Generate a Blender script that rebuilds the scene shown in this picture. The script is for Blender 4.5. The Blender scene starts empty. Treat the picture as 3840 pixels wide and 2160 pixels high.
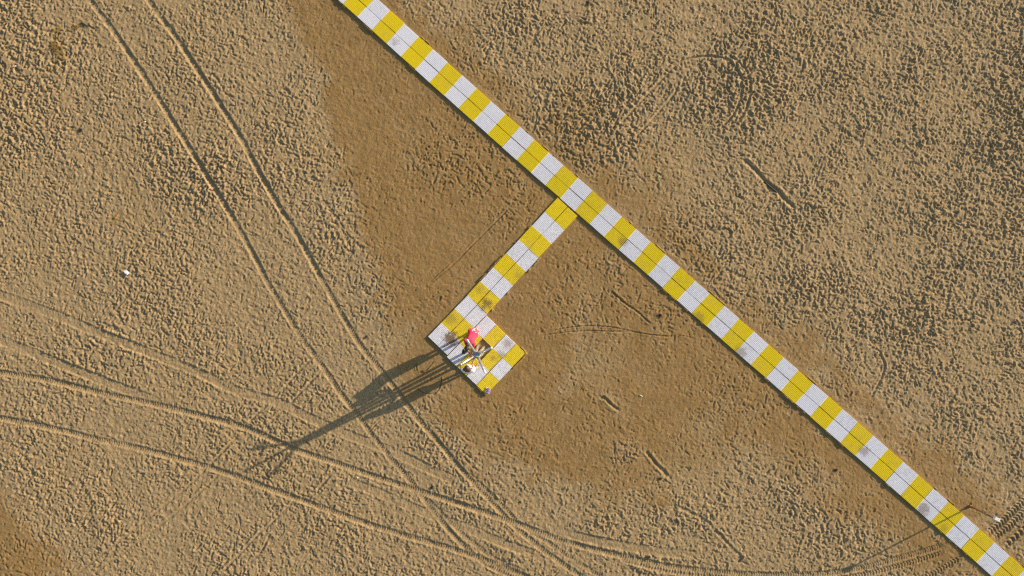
import bpy, bmesh, math, random
import numpy as np
from mathutils import Vector, Matrix

rng = np.random.default_rng(11)
random.seed(5)
scene = bpy.context.scene
col = scene.collection

# ------------------------------------------------------------------ camera, sky, sun, exposure
CAM_H = 25.6                       # drone height; 1 cm on the sand = 1 pixel of the 3840 px photograph
cam_d = bpy.data.cameras.new('camera')
cam_d.sensor_width = 36.0
cam_d.lens = 36.0 * CAM_H / 38.4
cam_d.clip_start = 0.1
cam_d.clip_end = 2000.0
cam = bpy.data.objects.new('camera', cam_d)
cam.location = (0, 0, CAM_H)
cam.rotation_euler = (0, 0, 0)
col.objects.link(cam)
scene.camera = cam

SUN_EL = math.radians(15.6)
SUN_XY = (0.888, 0.460)            # where the sun stands, seen from above
world = bpy.data.worlds.new('World')
scene.world = world
world.use_nodes = True
wn = world.node_tree
sky = wn.nodes.new('ShaderNodeTexSky')
sky.sky_type = 'NISHITA'
sky.sun_disc = False
sky.sun_elevation = SUN_EL
sky.sun_rotation = math.atan2(SUN_XY[0], SUN_XY[1])
sky.altitude = 0
wn.links.new(sky.outputs[0], wn.nodes['Background'].inputs[0])
wn.nodes['Background'].inputs[1].default_value = 0.115

sun_d = bpy.data.lights.new('sun', 'SUN')
sun_d.energy = 5.0
sun_d.angle = math.radians(0.55)
sun_d.color = (1.0, 0.86, 0.70)
sun = bpy.data.objects.new('sun', sun_d)
ce, se = math.cos(SUN_EL), math.sin(SUN_EL)
sun.rotation_euler = Vector((-SUN_XY[0] * ce, -SUN_XY[1] * ce, -se)).to_track_quat('-Z', 'Y').to_euler()
sun.location = (9, 5, 8)
col.objects.link(sun)

scene.view_settings.view_transform = 'Standard'
scene.view_settings.look = 'None'
scene.view_settings.exposure = 0.76
scene.view_settings.gamma = 1.0
scene.view_settings.use_curve_mapping = False
scene.cycles.use_denoising = False
scene.cycles.pixel_filter_type = 'BLACKMAN_HARRIS'
scene.cycles.filter_width = 1.4


def W(px, py, z=0.0):
    """photo pixel -> point of the place at height z"""
    k = (CAM_H - z) / CAM_H / 100.0
    return Vector(((px - 1920) * k, (1080 - py) * k, z))


# ------------------------------------------------------------------ material helpers
def new_mat(name, color=(0.5, 0.5, 0.5), rough=0.7, metal=0.0):
    m = bpy.data.materials.new(name)
    m.use_nodes = True
    b = m.node_tree.nodes['Principled BSDF']
    b.inputs['Base Color'].default_value = (*color, 1)
    b.inputs['Roughness'].default_value = rough
    b.inputs['Metallic'].default_value = metal
    return m


class NT:
    def __init__(self, m):
        self.t = m.node_tree
        self.b = self.t.nodes['Principled BSDF']

    def n(self, typ, **kw):
        nd = self.t.nodes.new(typ)
        for k, v in kw.items():
            setattr(nd, k, v)
        return nd

    def l(self, a, b):
        self.t.links.new(a, b)

    def noise(self, vec, scale, detail=3.0, rough=0.55):
        nd = self.n('ShaderNodeTexNoise')
        nd.inputs['Scale'].default_value = scale
        nd.inputs['Detail'].default_value = detail
        nd.inputs['Roughness'].default_value = rough
        self.l(vec, nd.inputs['Vector'])
        return nd.outputs['Fac']

    def ramp(self, fac, lo, hi, a=0.0, b=1.0):
        nd = self.n('ShaderNodeMapRange')
        nd.interpolation_type = 'SMOOTHSTEP'
        self.l(fac, nd.inputs[0])
        for i, v in enumerate((lo, hi, a, b)):
            nd.inputs[i + 1].default_value = v
        return nd.outputs[0]

    def math(self, op, a, b=None):
        nd = self.n('ShaderNodeMath', operation=op)
        for i, v in enumerate((a, b)):
            if v is None:
                continue
            if isinstance(v, (int, float)):
                nd.inputs[i].default_value = v
            else:
                self.l(v, nd.inputs[i])
        return nd.outputs[0]

    def mix(self, fac, a, b, mode='MIX'):
        nd = self.n('ShaderNodeMix', data_type='RGBA', blend_type=mode)
        if isinstance(fac, (int, float)):
            nd.inputs[0].default_value = fac
        else:
            self.l(fac, nd.inputs[0])
        for i, v in ((6, a), (7, b)):
            if isinstance(v, tuple):
                nd.inputs[i].default_value = (*v, 1)
            else:
                self.l(v, nd.inputs[i])
        return nd.outputs[2]

    def bump(self, h, strength, dist):
        nd = self.n('ShaderNodeBump')
        nd.inputs['Strength'].default_value = strength
        nd.inputs['Distance'].default_value = dist
        self.l(h, nd.inputs['Height'])
        self.l(nd.outputs[0], self.b.inputs['Normal'])


# ------------------------------------------------------------------ the sand: one height sheet
DX = 0.0268
XH, YH = 19.5, 11.1
nx = int(2 * XH / DX)
ny = int(2 * YH / DX)
xs = -XH + DX * np.arange(nx)
ys = -YH + DX * np.arange(ny)


def band(sig_m, seed):
    """smooth random field, unit variance, feature size about sig_m"""
    r = np.random.default_rng(seed)
    w = r.standard_normal((ny, nx)).astype(np.float32)
    fy = np.fft.fftfreq(ny, DX)[:, None]
    fx = np.fft.rfftfreq(nx, DX)[None, :]
    flt = np.exp(-2 * (math.pi * sig_m) ** 2 * (fx ** 2 + fy ** 2))
    o = np.fft.irfft2(np.fft.rfft2(w) * flt, s=(ny, nx))
    return (o / o.std()).astype(np.float32)


def blur(a, sig_cells):
    r = int(max(1, math.ceil(3 * sig_cells)))
    k = np.exp(-0.5 * (np.arange(-r, r + 1) / sig_cells) ** 2)
    k /= k.sum()
    p = np.pad(a, ((r, r), (0, 0)), mode='edge')
    a = sum(k[i] * p[i:i + a.shape[0]] for i in range(2 * r + 1))
    p = np.pad(a, ((0, 0), (r, r)), mode='edge')
    return sum(k[i] * p[:, i:i + a.shape[1]] for i in range(2 * r + 1)).astype(np.float32)


def sst(a, b, x):
    t = np.clip((x - a) / (b - a), 0, 1)
    return t * t * (3 - 2 * t)


# coarse map in photo pixels (full view of 2576 x 1449), for damp, roughness and stains
S = 2576 / 38.40
cx = np.arange(-XH, XH + 0.1, 0.1)
cy = np.arange(-YH, YH + 0.1, 0.1)
CX, CY = np.meshgrid(cx, cy)
PX = CX * S + 1288
PY = 724.5 - CY * S


def seg_dist(X, Y, pts):
    d = np.full(X.shape, 1e9)
    if len(pts) == 1:
        return np.hypot(X - pts[0][0], Y - pts[0][1])
    for (x0, y0), (x1, y1) in zip(pts[:-1], pts[1:]):
        vx, vy = x1 - x0, y1 - y0
        t = np.clip(((X - x0) * vx + (Y - y0) * vy) / (vx * vx + vy * vy + 1e-9), 0, 1)
        d = np.minimum(d, np.hypot(X - x0 - t * vx, Y - y0 - t * vy))
    return d


def paint(strokes, soft=0.45):
    m = np.zeros_like(PX)
    for pts, rad, s in strokes:
        d = seg_dist(PX, PY, pts)
        m = 1 - (1 - m) * (1 - s * (1 - sst(rad * (1 - soft), rad * (1 + soft), d)))
    return m


def up(a):
    """coarse map -> fine grid (bilinear), with wobbling edges"""
    wx = 0.24 * band(0.35, 71) + 0.13 * band(0.10, 73)
    wy = 0.24 * band(0.35, 72) + 0.13 * band(0.10, 74)
    fx = np.clip((xs[None, :] + wx + XH) / 0.1, 0, len(cx) - 1.001)
    fy = np.clip((ys[:, None] + wy + YH) / 0.1, 0, len(cy) - 1.001)
    ix, iy = fx.astype(np.int32), fy.astype(np.int32)
    tx, ty = fx - ix, fy - iy
    return ((a[iy, ix] * (1 - tx) + a[iy, ix + 1] * tx) * (1 - ty)
            + (a[iy + 1, ix] * (1 - tx) + a[iy + 1, ix + 1] * tx) * ty).astype(np.float32)


damp_strokes = [
    # broad, faint moisture under everything near the path
    ([(850, 0), (950, 250), (1050, 500), (1150, 700), (1220, 900)], 130, .42),
    ([(1000, 150), (1200, 400), (1330, 560)], 140, .45),
    ([(1420, 660), (1560, 800), (1700, 900)], 150, .55),
    ([(1250, 960), (1400, 1060), (1560, 1110), (1700, 1080)], 150, .45),
    ([(1700, 900), (1900, 1040), (2100, 1180), (2300, 1350)], 95, .38),
    ([(1150, 120), (1450, 370), (1750, 620), (2000, 820)], 90, .22),
    # band left of the long walkway, from the top edge to the junction
    ([(790, -40), (830, 60), (880, 150), (930, 230)], 62, .75),
    ([(880, 70), (1000, 190), (1180, 350), (1400, 540)], 60, .8),
    ([(880, 200), (915, 330), (950, 440), (1010, 570), (1040, 680)], 52, .95),
    ([(960, 260), (1080, 380), (1160, 480), (1260, 560)], 75, .62),
    ([(930, 430), (1000, 560), (1050, 650)], 75, .9),
    ([(1070, 560), (1130, 640), (1060, 760)], 85, .8),
    ([(1400, 530), (1300, 630), (1180, 760), (1080, 850)], 45, .85),
    ([(1020, 760), (1030, 870), (1010, 920)], 62, .62),
    ([(1060, 900), (1090, 980), (1140, 1030)], 55, .6),
    # between the branch, the platform and the long walkway
    ([(1450, 570), (1420, 640), (1330, 730), (1290, 800)], 55, .95),
    ([(1470, 570), (1640, 720), (1780, 850), (1900, 960), (2050, 1100), (2180, 1210), (2400, 1420)], 34, .85),
    ([(1330, 800), (1360, 900), (1320, 980)], 70, .9),
    ([(1400, 760), (1500, 800), (1600, 830), (1720, 860)], 55, .6),
    ([(1500, 640), (1600, 760)], 60, .45),
    ([(1240, 1010), (1340, 1040), (1460, 1060), (1580, 1060)], 70, .85),
    ([(1150, 1060), (1200, 1120), (1290, 1140)], 45, .72),
    ([(1350, 1130), (1450, 1150), (1520, 1190), (1600, 1215)], 50, .72),
    ([(1640, 1090), (1720, 1120)], 45, .5),
    ([(1600, 960), (1720, 1010), (1850, 1040), (2000, 1100)], 60, .42),
    ([(1900, 1100), (2050, 1180), (2200, 1300), (2330, 1430)], 45, .4),
    # strip on the far side of the long walkway
    ([(990, -10), (1200, 190), (1500, 440), (1800, 700), (2000, 870), (2250, 1080), (2450, 1260), (2576, 1370)], 30, .6),
    ([(1430, 250), (1490, 270), (1460, 330)], 34, .45),
    ([(1500, 400), (1600, 470), (1700, 530)], 55, .35),
    ([(1660, 420), (1760, 330)], 40, .22),
    ([(2330, 1130), (2400, 1230), (2480, 1240)], 48, .55),
    ([(2380, 1420), (2470, 1449)], 60, .5),
    # bottom left corner
    ([(-40, 1310), (30, 1370), (75, 1449)], 75, .8),
    ([(-20, 1449), (50, 1480)], 110, .9),
    ([(330, 500), (360, 640)], 45, .25),
    ([(300, 450), (420, 480)], 40, .2),
]
damp = up(paint(damp_strokes, .8))
damp = np.clip(damp * (1 + 0.10 * band(0.25, 81)) + 0.035 * band(0.5, 82), 0, 1).astype(np.float32)

ochre = up(paint([([(132, 105), (140, 135)], 22, 1.0), ([(190, 70), (205, 62)], 12, .6), ([(305, 560), (300, 545)], 10, .5),
                  ([(2000, 90), (2060, 120)], 16, .35), ([(2130, 240)], 14, .35), ([(1880, 60)], 12, .3)]))
ochre = np.clip(ochre * (0.75 + 0.6 * band(0.08, 83)), 0, 1).astype(np.float32)

# how trampled it is
rough = np.clip(1.0 - 0.80 * damp + 0.10 * band(1.2, 84), 0.12, 1.25)
soft = up(paint([([(0, 900), (300, 1200), (900, 1200), (1200, 1449)], 260, .35), ([(1000, 840), (900, 1000)], 120, .4),
                 ([(270, 450), (400, 560)], 90, .35)], soft=.7))
hard = up(paint([([(1750, 60), (2300, 250), (2480, 700)], 420, .8), ([(120, 80), (300, 300)], 190, .5), ([(1750, 1150), (2100, 1330)], 110, .5)], soft=.8))
rough = (rough * (1 - 0.40 * soft) * (1 + .18 * hard)).astype(np.float32)

H = (0.022 * band(0.9, 1) + 0.012 * band(0.35, 2)).astype(np.float32)
H *= (0.35 + 0.65 * np.clip(rough, 0, 1))

# ---- footprints: a library of stamps, then tens of thousands of treads
HS = 9                              # half size of a stamp in cells
gy, gx = np.mgrid[-HS:HS + 1, -HS:HS + 1] * DX


def stamp(kind, ang):
    L, Wd = random.uniform(.14, .25), random.uniform(.062, .098)
    if kind == 1:
        L = random.uniform(.06, .12); Wd = L * random.uniform(.7, .95)
    if kind == 2:
        L, Wd = random.uniform(.24, .40), random.uniform(.055, .085)
    c, s = math.cos(ang), math.sin(ang)
    jx, jy = random.uniform(-.5, .5) * DX, random.uniform(-.5, .5) * DX
    u = ((gx - jx) * c + (gy - jy) * s) / (L / 2)
    v = (-(gx - jx) * s + (gy - jy) * c) / (Wd / 2)
    v = v * (1 + 0.22 * np.cos(2.6 * u))
    p = 2.6
    r = (np.abs(u) ** p + np.abs(v) ** p) ** (1 / p)
    m = 1 - sst(.72, 1.18, r)
    depth = 1.0 + .30 * np.cos(3.0 * (u - .15)) + .35 * u * random.choice((-1, 1))
    rim = np.exp(-((r - 1.32) / .20) ** 2) * (0.75 + .55 * u * random.choice((-1, 1, .3)) + .35 * v / (1 + np.abs(v)) * random.choice((-1, 1)))
    win = (1 - sst(.75, 1.0, np.maximum(np.abs(gx), np.abs(gy)) / (HS * DX)))
    return (m * win).astype(np.float32), (depth * m * win).astype(np.float32), (rim * win).astype(np.float32)


lib = []
for i in range(420):
    k = (0, 0, 0, 1, 1, 1, 2)[i % 7]
    lib.append(stamp(k, random.uniform(0, math.tau)))


def trample(n, seed, d0, d1, mix=.85, pmin=0.0):
    global H
    r = np.random.default_rng(seed)
    ii = r.integers(HS, ny - HS - 1, n)
    jj = r.integers(HS, nx - HS - 1, n)
    kk = r.integers(0, len(lib), n)
    dd = r.uniform(d0, d1, n)
    pp = r.random(n)
    rg = rough[ii, jj]
    keep = pp < np.clip(0.30 + 0.75 * rg, pmin, 1)
    dd = dd * (0.34 + 0.66 * np.clip(rg, 0, 1.6))
    for a in np.nonzero(keep)[0]:
        i, j = ii[a], jj[a]
        m, dp, rm = lib[kk[a]]
        sl = H[i - HS:i + HS + 1, j - HS:j + HS + 1]
        base = sl[HS - 3:HS + 4:3, HS - 3:HS + 4:3].mean() * .6
        sl += m * mix * (base - sl) - dp * dd[a] + rm * dd[a] * .62


AREA = 4 * XH * YH
trample(int(AREA * 75), 21, .006, .022)
H = (H - .55 * blur(H, 5)).astype(np.float32)
trample(int(AREA * 1.0), 27, .022, .040)

# ---- wheel tracks
lat_a = np.zeros((ny, nx), np.float32)
s_a = np.zeros((ny, nx), np.float32)


def spline(pts, step=0.12):
    P = np.array([[(x - 1920) / 100, (1080 - y) / 100] for x, y in pts])
    P = np.vstack([2 * P[0] - P[1], P, 2 * P[-1] - P[-2]])
    out = []
    for i in range(1, len(P) - 2):
        n = max(2, int(np.hypot(*(P[i + 1] - P[i])) / step))
        for t in np.arange(n) / n:
            a, b, c, d = P[i - 1], P[i], P[i + 1], P[i + 2]
            out.append(.5 * (2 * b + (c - a) * t + (2 * a - 5 * b + 4 * c - d) * t * t + (3 * b - a - 3 * c + d) * t ** 3))
    out.append(P[-2])
    return np.array(out)


def carve(pts, fn, reach, fade=(0.3, 0.3), seed=0):
    """fn(h, base, lat, s, k) -> new height along a path (k fades in and out at the ends)"""
    global H
    C = spline(pts)
    lat_a.fill(9.0)
    seg = np.diff(C, axis=0)
    ln = np.hypot(seg[:, 0], seg[:, 1])
    s0 = np.concatenate([[0], np.cumsum(ln)])
    x0c, y0c = C.min(0) - reach - .1
    x1c, y1c = C.max(0) + reach + .1
    for i in range(len(seg)):
        (ax, ay), (ux, uy) = C[i], seg[i] / max(ln[i], 1e-6)
        j0 = int((min(C[i, 0], C[i + 1, 0]) - reach + XH) / DX); j1 = int((max(C[i, 0], C[i + 1, 0]) + reach + XH) / DX) + 2
        i0 = int((min(C[i, 1], C[i + 1, 1]) - reach + YH) / DX); i1 = int((max(C[i, 1], C[i + 1, 1]) + reach + YH) / DX) + 2
        j0, j1, i0, i1 = max(j0, 0), min(j1, nx), max(i0, 0), min(i1, ny)
        if j0 >= j1 or i0 >= i1:
            continue
        X = xs[None, j0:j1] - ax
        Y = ys[i0:i1, None] - ay
        t = X * ux + Y * uy
        l = -X * uy + Y * ux
        ok = (t >= -.03) & (t <= ln[i] + .03) & (np.abs(l) < np.abs(lat_a[i0:i1, j0:j1]))
        lat_a[i0:i1, j0:j1][ok] = l[ok]
        s_a[i0:i1, j0:j1][ok] = (s0[i] + t)[ok]
    m = np.abs(lat_a) < reach
    if not m.any():
        return
    lat, s = lat_a[m], s_a[m]
    k = sst(0, fade[0], s) * sst(0, fade[1], s0[-1] - s)
    H[m] = fn(H[m], Hb[m], lat, s, k)


def tyre(width, depth, rim, pitch=.092, tread=.012, lean=0.0, d1=None, s01=(10, 15), t1=None):
    w = width / 2
    dep0, tr0 = depth, tread

    def fn(h, base, lat, s, k):
        q = np.abs(lat) / w
        g = sst(s01[0], s01[1], s)
        depth = dep0 + ((d1 or dep0) - dep0) * g
        tread = tr0 + ((t1 or tr0) - tr0) * g
        inside = 1 - sst(.80, 1.12, q)
        wob = 1 + .12 * np.sin(s * 2.1) + .1 * np.sin(s * 5.3 + 1) + .08 * np.sin(s * 13.7)
        chev = np.sin(2 * math.pi * (s + .55 * np.abs(lat)) / pitch)
        chev = np.clip(chev * 1.8, -1, 1)
        mid = np.exp(-(lat / (.14 * w)) ** 2) * .6
        tgt = base * .35 - depth * wob * (1 - .35 * q * q) + tread * chev * (1 - mid) * inside + lean * lat
        o = h + (tgt - h) * inside * k * .96
        shoulder = np.exp(-((q - 1.28) / .22) ** 2)
        return o + shoulder * rim * k * wob * (1 + .3 * np.sin(s * 9))
    return fn


def worn(width, depth, rim):
    w = width / 2

    def fn(h, base, lat, s, k):
        q = np.abs(lat) / w
        inside = (1 - sst(.85, 1.08, q)) * k
        tgt = base * .4 - depth + .004 * np.sin(2 * math.pi * s / .11 + 6 * q) + .35 * (h - base) * .4
        o = h + (tgt - h) * inside * .9
        return o + np.exp(-((q - 1.2) / .16) ** 2) * rim * k
    return fn


def groove(width, depth, rim, one_side=0.0):
    w = width / 2

    def fn(h, base, lat, s, k):
        q = lat / w
        wob = .75 + .35 * np.sin(s * 3.7) + .2 * np.sin(s * 11)
        return (h + (base - depth - h) * np.exp(-(q / .75) ** 2) * k * .9
                + rim * wob * k * (np.exp(-((q - 1.6) / .55) ** 2) * (1 + one_side) + np.exp(-((q + 1.6) / .55) ** 2) * (1 - one_side)))
    return fn


Hb = blur(H, 9)
# old, flattened tracks, later walked over
F1 = [(-60, 1085), (0, 1106), (186, 1173), (373, 1248), (559, 1322), (745, 1397), (880, 1462), (1035, 1507), (1150, 1561), (1266, 1615), (1474, 1695), (1631, 1769), (1760, 1822)]
F2 = [(-60, 1250), (0, 1274), (186, 1348), (373, 1423), (559, 1494), (640, 1530)]
F3 = [(1300, 1800), (1444, 1858), (1575, 1914), (1761, 1985), (1918, 2049), (2060, 2095)]
F4 = [(2060, 1985), (2250, 2030), (2480, 2070), (2650, 2085)]
for F, d in ((([(280, 2157), (420, 2050), (671, 1851), (760, 1770), (895, 1631)]), .03),
             (([(330, 2165), (520, 2030), (700, 1890), (830, 1770)]), .025),
             (([(919, 1596), (1050, 1470), (1170, 1345), (1305, 1268)]), .03),
             (([(985, 1610), (1100, 1500), (1210, 1385)]), .03),
             (([(1020, 1990), (960, 2090), (840, 2165)]), .03),
             (([(970, 2010), (1100, 1880), (1110, 1870)]), .03),
             (([(1180, 1850), (1250, 1770)]), .03),
             (([(820, 2160), (1010, 1960)]), .03),
             (([(2320, 470), (2470, 310), (2550, 235), (2640, 212), (2720, 222), (2770, 275), (2780, 345), (2755, 420), (2700, 485)]), .034),
             (([(2380, 520), (2470, 420), (2530, 350), (2540, 310)]), .032),
             (([(2700, 190), (2760, 225), (2800, 270), (2812, 330), (2800, 400), (2760, 470)]), .03),
             (([(3290, 1315), (3318, 1370), (3300, 1430), (3260, 1500)]), .034),
             (([(3130, 1440), (3145, 1500)]), .02)):
    carve(F, groove(.10, d, .018, .3), .30, (.4, .4))
trample(int(AREA * 6), 22, .008, .024)
H = blur(H, 0.4)
Hb = blur(H, 9)

for F in (F1, F2, F3, F4):
    carve(F, worn(.34, .017, .006), .36, (.5, 1.2))
trample(int(AREA * 1.2), 23, .008, .02)

# fresh grooves drawn in the damp sand
for F, wd, d in (([(1905, 785), (1840, 850), (1760, 930), (1690, 1000), (1610, 1065)], .07, .030),
                 ([(1690, 985), (1640, 1030), (1600, 1070)], .05, .02),
                 ([(2054, 1255), (2130, 1246), (2211, 1240), (2300, 1243), (2367, 1244), (2450, 1256), (2531, 1263)], .05, .028),
                 ([(2075, 1240), (2140, 1228), (2203, 1222), (2290, 1226), (2340, 1236), (2380, 1243)], .05, .026),
                 ([(2540, 1255), (2590, 1265), (2605, 1272)], .04, .02),
                 ([(1652, 1408), (1655, 1430), (1648, 1455), (1632, 1474), (1608, 1478), (1575, 1468), (1562, 1452)], .05, .032),
                 ([(1628, 1352), (1610, 1375), (1592, 1396)], .05, .03),
                 ([(1560, 1355), (1562, 1380), (1566, 1398)], .05, .028),
                 ([(1370, 1640), (1410, 1590), (1450, 1560)], .06, .025),
                 ([(2290, 1090), (2340, 1135), (2390, 1170), (2440, 1215)], .08, .035),
                 ([(2250, 1500), (2262, 1490), (2300, 1525), (2330, 1545)], .12, .035),
                 ([(2790, 600), (2830, 635), (2870, 680), (2915, 715), (2935, 740), (2985, 785)], .17, .055),
                 ([(2420, 1690), (2460, 1740), (2520, 1800)], .14, .035),
                 ([(2540, 1900), (2640, 1950), (2740, 2050), (2790, 2100)], .13, .018)):
    carve(F, groove(wd, d, .016, .2), .42 if wd > .1 else .2, (.1, .15))

# the four fresh wheel tracks and their doubles
T1 = [(260, -110), (337, 0), (447, 149), (559, 317), (704, 547), (794, 689), (894, 857), (960, 976), (1008, 1069), (1127, 1262), (1174, 1326), (1228, 1403), (1286, 1488), (1344, 1561), (1394, 1631), (1463, 1717), (1534, 1799), (1586, 1866), (1650, 1948), (1717, 2026), (1791, 2093), (1860, 2135), (1960, 2175)]
T1b = [(1534, 1799), (1580, 1850), (1665, 1935), (1745, 2013), (1830, 2080), (1900, 2118), (1980, 2150)]
T2 = [(490, -110), (563, 11), (652, 130), (727, 242), (812, 373), (906, 525), (960, 626), (1034, 756), (1109, 875), (1169, 980), (1217, 1069), (1336, 1272), (1394, 1349), (1460, 1430), (1518, 1507), (1575, 1581), (1637, 1650), (1703, 1731), (1765, 1800), (1840, 1880), (1920, 1965), (2019, 2050), (2118, 2122), (2200, 2175)]
T2b = [(1750, 1775), (1820, 1835), (1900, 1915), (1960, 1975), (2040, 2025), (2130, 2085), (2236, 2154), (2300, 2190)]
T3 = [(-110, 1380), (0, 1397), (186, 1427), (373, 1473), (559, 1512), (745, 1557), (932, 1609), (1109, 1687), (1258, 1736), (1407, 1788), (1556, 1836), (1705, 1884), (1918, 1957), (2118, 2030), (2316, 2082), (2513, 2124), (2711, 2147), (2880, 2156), (3078, 2152), (3210, 2134), (3341, 2101), (3460, 2068), (3546, 2042)]
T3b = [(2300, 2090), (2500, 2140), (2700, 2165), (2900, 2178), (3100, 2175), (3249, 2154), (3407, 2112), (3539, 2072)]
T3c = [(3400, 2190), (3493, 2154), (3560, 2115), (3612, 2088)]
T4 = [(-110, 1550), (0, 1568), (112, 1588), (261, 1622), (373, 1650), (522, 1682), (671, 1721), (820, 1765), (960, 1814), (1109, 1868), (1258, 1922), (1407, 1974), (1556, 2019), (1705, 2063), (1817, 2101), (1918, 2140), (2010, 2180)]
T5a = [(3690, 2010), (3740, 1972), (3790, 1925), (3850, 1868), (3930, 1800)]
T5b = [(3715, 2025), (3770, 1985), (3830, 1930), (3930, 1850)]
carve(T1b, tyre(.18, .020, .005, tread=.009), .30, (.8, .3))
carve(T2b, tyre(.18, .020, .005, tread=.009), .30, (.8, .3))
carve(T1, tyre(.21, .042, .005, tread=.006, d1=.026, s01=(11, 17), t1=.012), .32)
carve(T2, tyre(.21, .042, .005, tread=.006, d1=.026, s01=(11, 17), t1=.012), .32)
carve(T3b, tyre(.20, .026, .012, pitch=.11), .30, (.9, .3))
carve(T3c, tyre(.22, .026, .012, pitch=.12, tread=.016), .30)
carve(T3, tyre(.22, .032, .006, tread=.011), .30)
carve(T4, tyre(.22, .032, .006, tread=.011), .30)
carve(T5a, tyre(.26, .035, .016, pitch=.13, tread=.022), .34)
carve(T5b, tyre(.26, .035, .016, pitch=.13, tread=.022), .34)
carve([(3760, 2060), (3800, 2020), (3850, 1975), (3930, 1900)], tyre(.22, .03, .02, pitch=.2, tread=.03), .34)

# clods and fine crumble
fine = band(.035, 91)
crumb = np.clip(band(.05, 92) - 1.2, 0, 2.5)
H += (.0022 + .0022 * np.clip(rough, 0, 1)) * fine + .006 * crumb * (.4 + .6 * np.clip(rough, 0, 1))
H = H.astype(np.float32)

# ---- the tiles lie on raked-flat sand
TILE_L, TILE_W, TOP = .73, .514, .046
kn_i = np.array([0, 2, 14, 24, 38, 44])
kn_x = np.array([1286.4, 1395, 2046.3, 2590.9, 3374.9, 3714])
kn_y = np.array([16, 116, 698.3, 1173.2, 1858.4, 2156.5])
fx_, fy_ = np.polyfit(kn_i, kn_x, 3), np.polyfit(kn_i, kn_y, 3)


def main_edge(i):
    return Vector(((np.polyval(fx_, i) - 1920) / 100, (1080 - np.polyval(fy_, i)) / 100))


main_tiles, branch_tiles, pad_tiles = [], [], []      # (centre, angle of the length axis, length, width, colour, row, column)
for i in range(-5, 51):
    a, b = main_edge(i), main_edge(i + 1)
    d = (b - a)
    ln = d.length
    d /= ln
    nrm = Vector((-d.y, d.x))
    for c in range(2):
        ctr = (a + b) / 2 + nrm * TILE_W * (c + .5)
        main_tiles.append((ctr, math.atan2(d.y, d.x), ln, TILE_W, 'y' if i % 2 == 0 else 'w', i, c))
br0 = Vector((.170 + 1.70 - .17, 3.38))                # top left corner of the branch, photo (2090, 742)
pd0 = Vector(((1704 - 1920) / 100, (1080 - 1158.6) / 100))    # top left corner of the platform's second row
bd = (pd0 - br0)
pitch = bd.length / 8
bd.normalize()
bu = Vector((-bd.y, bd.x))
for r in range(7):
    for c in range(2):
        branch_tiles.append((br0 + bd * pitch * (r + .5) + bu * TILE_W * (c + .5), math.atan2(bd.y, bd.x), pitch, TILE_W, 'yw'[r % 2], r, c))
pv = Vector((-.694, -.72)).normalized()
pu = Vector((-pv.y, pv.x))
layout = ['wwwywy', 'yyy.yw', 'wwwywy']
for r in range(3):
    for c in range(6):
        if layout[r][c] == '.':
            continue
        off = .055 if c >= 2 else 0.0
        ctr = pd0 + pv * (.715 * (r - .5) + off) + pu * TILE_W * (c + .5)
        pad_tiles.append((ctr, math.atan2(pv.y, pv.x), .715, TILE_W, layout[r][c], r, c))
hole_c = pd0 + pv * (.715 * .5 + .055) + pu * TILE_W * 3.5

cover = np.zeros((ny, nx), bool)
near = np.zeros((ny, nx), np.float32)
for ctr, ang, ln, wd, *_ in main_tiles + branch_tiles + pad_tiles + [(hole_c, math.atan2(pv.y, pv.x), .715, TILE_W)]:
    R_ = .95
    j0, j1 = max(0, int((ctr.x - R_ + XH) / DX)), min(nx, int((ctr.x + R_ + XH) / DX))
    i0, i1 = max(0, int((ctr.y - R_ + YH) / DX)), min(ny, int((ctr.y + R_ + YH) / DX))
    if j0 >= j1 or i0 >= i1:
        continue
    X = xs[None, j0:j1] - ctr.x
    Y = ys[i0:i1, None] - ctr.y
    u = np.abs(X * math.cos(ang) + Y * math.sin(ang)) - ln / 2
    v = np.abs(-X * math.sin(ang) + Y * math.cos(ang)) - wd / 2
    d = np.hypot(np.maximum(u, 0), np.maximum(v, 0)) + np.minimum(np.maximum(u, v), 0)
    near[i0:i1, j0:j1] = np.maximum(near[i0:i1, j0:j1], 1 - sst(.02, .30, d))
    cover[i0:i1, j0:j1] |= d < .05
Hs = blur(H, 3)
H = H + near * .75 * (Hs * .4 - H)
H = np.where(cover, np.minimum(H * .3, .004), H)
cb = blur(cover.astype(np.float32), 3.0)
drift = sst(.9, 1.7, band(.16, 95) + .5 * band(.05, 96)) * cover * (1 - sst(.56, .78, cb))
H = np.where(drift > .25, TOP + .004 + .012 * drift, H).astype(np.float32)
hx, hy = hole_c
bowl = np.exp(-(((xs[None, :] - hx) ** 2 + (ys[:, None] - hy) ** 2) / .20 ** 2))
H -= (.035 * bowl).astype(np.float32)
damp = np.maximum(damp, np.clip(1.25 * bowl, 0, 1)).astype(np.float32)
damp = np.maximum(damp, .75 * near).astype(np.float32)

# ---- the sheet goes on to the horizon, spacing growing outwards
go = DX * np.cumsum(1.2 ** np.arange(1, 45))
idx_x = np.concatenate([-go[::-1] + xs[0], xs, xs[-1] + go])
idx_y = np.concatenate([-go[::-1] + ys[0], ys, ys[-1] + go])


def mirror(v, a0, n):
    k = np.rint((v - a0) / DX).astype(np.int64)
    k = np.mod(k, 2 * n - 2)
    return np.where(k >= n, 2 * n - 2 - k, k)


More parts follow.
